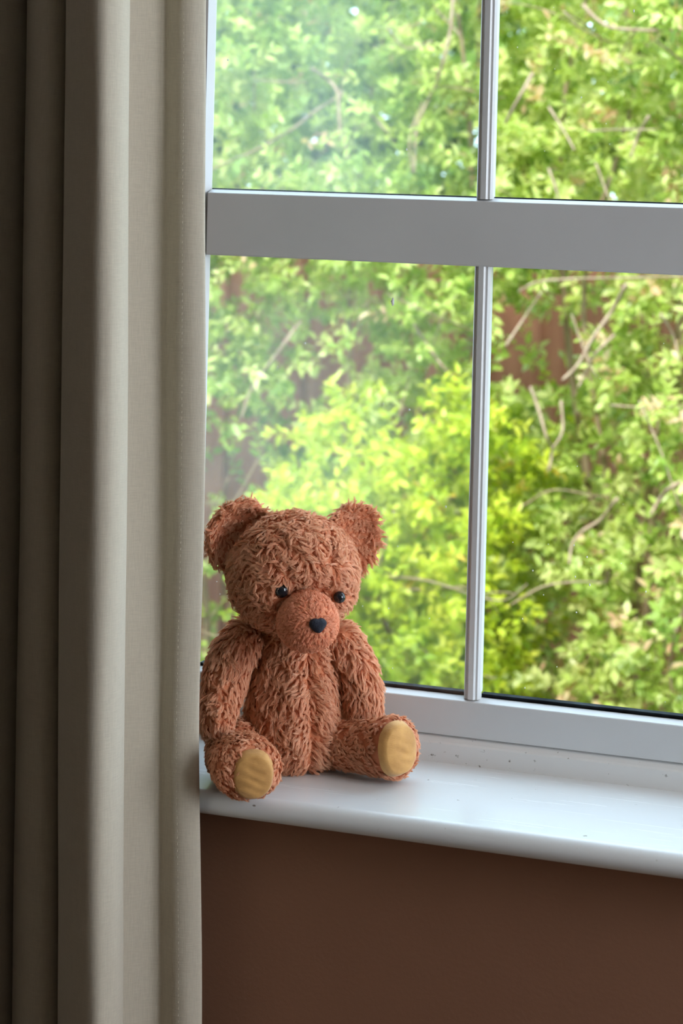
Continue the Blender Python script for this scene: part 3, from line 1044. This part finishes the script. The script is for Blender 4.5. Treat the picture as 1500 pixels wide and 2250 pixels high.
def shrub(label, x0, x1, yf, z1, depth, twigs, leaf_len, mat, branches, tint_mu, tan_share, n_parts, group=None, round_top=0.35, droop=0.0):
    cx = 0.5 * (x0 + x1)
    root = empty('garden_shrub', (cx, yf + depth * 0.6, -0.25))
    tag(root, label, 'shrub', group)
    org = np.array([cx, yf + depth * 0.6, -0.25])
    # twig bases fill the crown, densest towards the garden side that faces the window
    n = twigs
    X = rng.uniform(x0, x1, n)
    Z = rng.uniform(-0.2, z1, n)
    Y = yf + rng.gamma(1.5, depth / 4.0, n)
    bump = 0.16 * np.sin(X * 5.1 + 1.3 * np.sin(Z * 4.0)) + 0.10 * np.sin(Z * 7.3 + X * 3.0) + 0.05 * np.sin(X * 17 + Z * 13)
    edge = np.clip(np.abs((X - cx) / (0.5 * (x1 - x0))), 0, 1) ** 4
    Y = Y + bump * 0.7 + edge * 0.35 + np.clip(Z - (z1 - round_top), 0, 9) ** 2 * 0.9
    Y = np.minimum(Y, 5.75 - rng.uniform(0, .3, n))
    Pb = np.stack([X, Y, Z], 1)
    k = np.ones(n, bool)
    for (gx, gy, gz, gr) in GAPS:
        sl = (Pb[:, 1] - gy) if gr > .12 else 0.0           # the larger openings run back through the crown at a slant
        k &= ~(((Pb[:, 0] - gx + .40 * sl) ** 2 + (Pb[:, 2] - gz + .20 * sl) ** 2 < gr ** 2) & (Pb[:, 1] < gy + (2.0 if gr > .12 else 0.30)) & (rng.random(n) < 0.93))
    Pb = Pb[k]
    n = len(Pb)
    td = unit(np.stack([rng.normal(0, .75, n), rng.normal(-.55, .55, n), rng.normal(.35 - droop, .55, n)], 1))
    tl = rng.uniform(.05, .12, n)
    tint0 = np.clip(rng.normal(tint_mu, .13, n) + 0.18 * np.sin(Pb[:, 0] * 6 + Pb[:, 2] * 5) * 0.5, 0.02, 0.86)
    per = 13
    j = np.arange(per)
    s = (j + 1) / per
    base = Pb[:, None] + td[:, None] * (tl[:, None] * s[None])[..., None]
    up = unit(rng.normal(size=(n, 3)) * .5 + np.array([0, -.35, 1.0]))
    tx, ty, tz = rot_frames(td, up)
    ang = (j * 2.399)[None] + rng.uniform(0, 6.28, (n, 1))
    rad = np.cos(ang)[..., None] * tx[:, None] + np.sin(ang)[..., None] * tz[:, None]
    ld = unit(rad * rng.uniform(.55, 1.1, (n, per, 1)) + td[:, None] * rng.uniform(.35, .9, (n, per, 1)) + np.array([0, 0, -.12]))
    lu = unit(np.array([0, -.45, .9])[None, None] + .55 * rng.normal(size=(n, per, 3)))
    ll = leaf_len * rng.uniform(.65, 1.25, (n, per)) * (1.05 - .35 * np.abs(s[None] - .55))
    tint = np.clip(tint0[:, None] + rng.normal(0, .09, (n, per)) + .10 * (s[None] - .4), 0.0, 0.87)
    tan = rng.random(n) < tan_share
    tint = np.where(tan[:, None] & (rng.random((n, per)) < .55), rng.uniform(.905, 1.0, (n, per)), tint)
    base = base.reshape(-1, 3); ld = ld.reshape(-1, 3); lu = lu.reshape(-1, 3); ll = ll.ravel(); tint = tint.ravel()
    lx, ly, lz = rot_frames(ld, lu)
    wd = rng.uniform(.95, 1.45, len(ll))
    # the leaves that show largest (nearest the window, in view) are parts of their own
    vis = np.where(in_view(base))[0]
    score = base[vis, 1] - 6.0 * ll[vis]
    pick = vis[np.argsort(score)[:n_parts]]
    rest = np.ones(len(ll), bool); rest[pick] = False
    rest = np.where(rest)[0]
    W = (base[rest][:, None] + (LV[None, :, 0, None] * lx[rest][:, None] * wd[rest][:, None, None] + LV[None, :, 1, None] * ly[rest][:, None]
                                + LV[None, :, 2, None] * lz[rest][:, None]) * ll[rest][:, None, None]) - org
    m = len(rest)
    V = W.reshape(-1, 3).astype(np.float32)
    FI = (LFa[None] + (np.arange(m) * 7)[:, None, None]).reshape(-1, 3).astype(np.int32)
    me = bpy.data.meshes.new('foliage')
    me.vertices.add(len(V)); me.vertices.foreach_set('co', V.ravel())
    me.loops.add(FI.size); me.loops.foreach_set('vertex_index', FI.ravel())
    me.polygons.add(len(FI)); me.polygons.foreach_set('loop_start', np.arange(0, FI.size, 3, dtype=np.int32))
    me.polygons.foreach_set('use_smooth', np.ones(len(FI), bool))
    me.update(calc_edges=True)
    at = me.attributes.new('tint', 'FLOAT', 'POINT')
    at.data.foreach_set('value', np.repeat(tint[rest], 7).astype(np.float32))
    tag(link('foliage', me, root, mat), kind='stuff')
    # shared leaf meshes in a few tints
    key = mat.name
    if key not in leaf_me:
        leaf_me[key] = []
        for q in range(12):
            lm = mesh('leaf', LV, LF, True)
            lm.materials.append(mat)
            a = lm.attributes.new('tint', 'FLOAT', 'POINT')
            a.data.foreach_set('value', [(q + .5) / 12] * 7)
            leaf_me[key].append(lm)
    for i in pick:
        o = bpy.data.objects.new('leaf', leaf_me[key][min(11, int(tint[i] * 12))])
        o.parent = root
        mt = Matrix(((*(lx[i] * ll[i] * wd[i]),), (*(ly[i] * ll[i]),), (*(lz[i] * ll[i]),))).transposed().to_4x4()
        o.matrix_basis = Matrix.Translation(Vector(base[i] - org)) @ mt
        COL.objects.link(o)
    # main stems from the ground
    for q in range(max(3, int((x1 - x0) * 5))):
        sx = rng.uniform(x0 + .1, x1 - .1)
        sy = yf + depth * rng.uniform(.35, .7)
        pts = [np.array([sx, sy, -0.27])]
        for u in range(1, 6):
            pts.append(pts[-1] + np.array([rng.normal(0, .10), rng.normal(-.03, .05), (z1 + .1) / 5.2]))
        V, F = tube([p - org for p in pts], rng.uniform(.009, .014), .004)
        link('stem', mesh('stem', V, F, True), root, M['bark'])
    for pts, r in branches:
        V, F = tube([np.array(p) - org for p in pts], r, r * .7)
        link('branch', mesh('branch', V, F, True), root, M['bark'])
    # loose twigs criss-crossing the crown
    for q in range(int((x1 - x0) * 22)):
        p = np.array([rng.uniform(x0, x1), yf + rng.uniform(.0, .35), rng.uniform(.1, z1 - .2)])
        d = unit(np.array([rng.normal(0, 1), rng.normal(0, .3), rng.normal(.3, .8)]))
        l = rng.uniform(.15, .4)
        pts = [p, p + d * l * .35 + rng.normal(0, .015, 3), p + d * l * .7 + rng.normal(0, .02, 3), p + d * l + rng.normal(0, .03, 3)]
        V, F = tube([a - org for a in pts], rng.uniform(.0018, .0034), .0012, 5)
        link('branch', mesh('branch', V, F, True), root, M['bark'])
    return root


BR_R = [
 ([(-0.811,4.330,1.160),(-0.850,4.390,1.101),(-0.889,4.370,1.037),(-0.914,4.350,0.983),(-0.943,4.330,0.949)],0.0046),
 ([(-0.848,4.410,1.046),(-0.883,4.390,1.006),(-0.919,4.450,0.954),(-0.929,4.430,0.925)],0.0036),
 ([(-1.050,4.490,0.912),(-1.024,4.470,0.859),(-1.002,4.450,0.808),(-1.002,4.510,0.770),(-1.004,4.490,0.726)],0.0042),
 ([(-0.965,4.420,0.894),(-0.955,4.400,0.832),(-0.971,4.380,0.794)],0.0036),
 ([(-0.835,4.420,0.689),(-0.881,4.480,0.631),(-0.922,4.460,0.601),(-0.937,4.440,0.573),(-0.937,4.420,0.536)],0.0042),
 ([(-0.673,4.350,0.751),(-0.703,4.330,0.737),(-0.736,4.390,0.701),(-0.752,4.370,0.669)],0.0056),
 ([(-1.068,4.430,1.128),(-1.022,4.410,1.152),(-0.937,4.390,1.164),(-0.828,4.450,1.168),(-0.696,4.430,1.179)],0.0031),
 ([(-0.873,4.510,0.880),(-0.788,4.490,0.882),(-0.695,4.470,0.896)],0.0026),
 ([(-0.741,4.360,1.099),(-0.721,4.420,1.047),(-0.706,4.400,1.000)],0.0031),
 ([(-0.680,4.440,0.477),(-0.702,4.420,0.410),(-0.720,4.480,0.326),(-0.712,4.460,0.272)],0.0036),
 ([(-1.056,4.370,0.445),(-0.981,4.350,0.496),(-0.907,4.330,0.518),(-0.850,4.390,0.510)],0.0025),
 ([(-0.945,4.450,1.766),(-0.910,4.430,1.734),(-0.870,4.410,1.713),(-0.791,4.390,1.706),(-0.713,4.450,1.709)],0.0047),
 ([(-0.822,4.450,1.716),(-0.858,4.510,1.680),(-0.869,4.490,1.648)],0.0026),
 ([(-1.037,4.380,1.611),(-1.062,4.360,1.555),(-1.106,4.420,1.501)],0.0046),
 ([(-0.713,4.460,1.633),(-0.740,4.440,1.657),(-0.776,4.420,1.685)],0.0031),
 ([(-1.002,4.390,1.537),(-0.961,4.370,1.483),(-0.934,4.350,1.444)],0.0031),
 ([(-0.782,4.390,1.521),(-0.816,4.450,1.477),(-0.826,4.430,1.432)],0.0036),
 ([(-1.017,4.470,1.402),(-0.990,4.450,1.343),(-0.991,4.510,1.270)],0.0031),
 ([(-0.917,4.400,1.486),(-0.843,4.380,1.491),(-0.761,4.360,1.492)],0.0021),
 ([(-0.959,4.480,1.080),(-0.928,4.460,1.013),(-0.891,4.440,0.946)],0.0026),
 ([(-1.071,4.330,1.015),(-1.046,4.390,1.072),(-1.002,4.370,1.135)],0.0031),
]
BR_L = [
 ([(-1.596,4.510,1.621),(-1.577,4.570,1.597),(-1.546,4.550,1.570),(-1.533,4.530,1.516),(-1.521,4.510,1.452)],0.0048),
 ([(-1.768,4.590,1.595),(-1.668,4.570,1.590),(-1.597,4.630,1.596)],0.0027),
 ([(-1.581,4.670,1.574),(-1.510,4.650,1.531),(-1.457,4.630,1.488),(-1.441,4.690,1.446)],0.0038),
 ([(-1.546,4.600,1.566),(-1.612,4.580,1.521),(-1.661,4.560,1.477),(-1.744,4.540,1.426),(-1.837,4.600,1.397),(-1.899,4.580,1.362)],0.0032),
 ([(-1.618,4.600,1.468),(-1.547,4.660,1.476),(-1.506,4.640,1.498)],0.0022),
 ([(-1.519,4.530,1.421),(-1.472,4.510,1.374),(-1.479,4.570,1.326)],0.0032),
 ([(-1.287,4.610,1.799),(-1.285,4.590,1.723),(-1.294,4.570,1.648),(-1.336,4.630,1.576),(-1.367,4.610,1.489),(-1.364,4.590,1.382)],0.0043),
 ([(-1.347,4.690,1.768),(-1.296,4.670,1.723),(-1.279,4.650,1.706)],0.0027),
 ([(-1.424,4.540,1.719),(-1.397,4.600,1.675),(-1.325,4.580,1.691)],0.0027),
 ([(-1.647,4.620,1.020),(-1.696,4.600,0.943),(-1.781,4.660,0.850),(-1.801,4.640,0.774)],0.0043),
 ([(-1.360,4.550,1.056),(-1.303,4.530,0.986),(-1.261,4.510,0.944),(-1.235,4.570,0.892)],0.0042),
 ([(-1.258,4.630,1.109),(-1.289,4.610,1.055),(-1.309,4.590,0.981)],0.0027),
 ([(-1.812,4.630,1.768),(-1.798,4.690,1.727),(-1.777,4.670,1.671)],0.0027),
 ([(-1.361,4.560,1.383),(-1.362,4.540,1.467),(-1.349,4.600,1.553)],0.0027),
]

shrub('pale green hedge shrub behind the left panes with bare grey arching branches', -3.2, -1.12, 4.50, 2.35, 1.0, 7600, .033, M['leaf'],
      BR_L, .56, .03, 260)
shrub('green hedge shrub behind the right panes with tan young leaves and brown branches', -1.30, 0.9, 4.38, 2.35, 1.0, 7800, .034, M['leaf'],
      BR_R, .62, .11, 290)
shrub('low yellow-green bush between the teddy bear and the white glazing bar', -1.62, -1.10, 4.12, 0.86, 0.7, 1500, .030, M['leaf_y'],
      [], .60, .04, 150, round_top=.45)

# ---- a tree beyond the fence closes the gaps above it
tree = empty('garden_tree', (-1.4, 8.0, -0.25))
tag(tree, 'dark green tree crown beyond the board fence, seen through gaps in the hedge', 'tree')
nL = 30000
B = np.stack([rng.uniform(-4.2, 3.4, nL), rng.normal(0, .45, nL), rng.uniform(.9, 3.9, nL)], 1)
D3 = unit(rng.normal(size=(nL, 3)) + np.array([0, -.3, -.2]))
U3 = unit(np.array([0, -.5, .8])[None] + .6 * rng.normal(size=(nL, 3)))
lx, ly, lz = rot_frames(D3, U3)
ll = rng.uniform(.08, .16, nL)[:, None, None]
W = B[:, None] + (LV[None, :, 0, None] * lx[:, None] * 1.8 + LV[None, :, 1, None] * ly[:, None] + LV[None, :, 2, None] * lz[:, None]) * ll
me = mesh('foliage', [], [])
FI = (LFa[None] + (np.arange(nL) * 7)[:, None, None]).reshape(-1, 3).astype(np.int32)
V = W.reshape(-1, 3).astype(np.float32)
me.vertices.add(len(V)); me.vertices.foreach_set('co', V.ravel())
me.loops.add(FI.size); me.loops.foreach_set('vertex_index', FI.ravel())
me.polygons.add(len(FI)); me.polygons.foreach_set('loop_start', np.arange(0, FI.size, 3, dtype=np.int32))
me.update(calc_edges=True)
at = me.attributes.new('tint', 'FLOAT', 'POINT')
at.data.foreach_set('value', np.repeat(np.clip(rng.normal(.22, .10, nL), 0, .6), 7).astype(np.float32))
tag(link('foliage', me, tree, M['leaf']), kind='stuff')
for bx in (-2.6, -0.4, 1.8):
    V, F = tube([(bx, 0.1, -.02), (bx + .05, .1, 1.0), (bx - .1, 0, 2.0), (bx + .1, 0, 3.2)], .07, .03)
    link('trunk', mesh('trunk', V, F, True), tree, M['bark'])
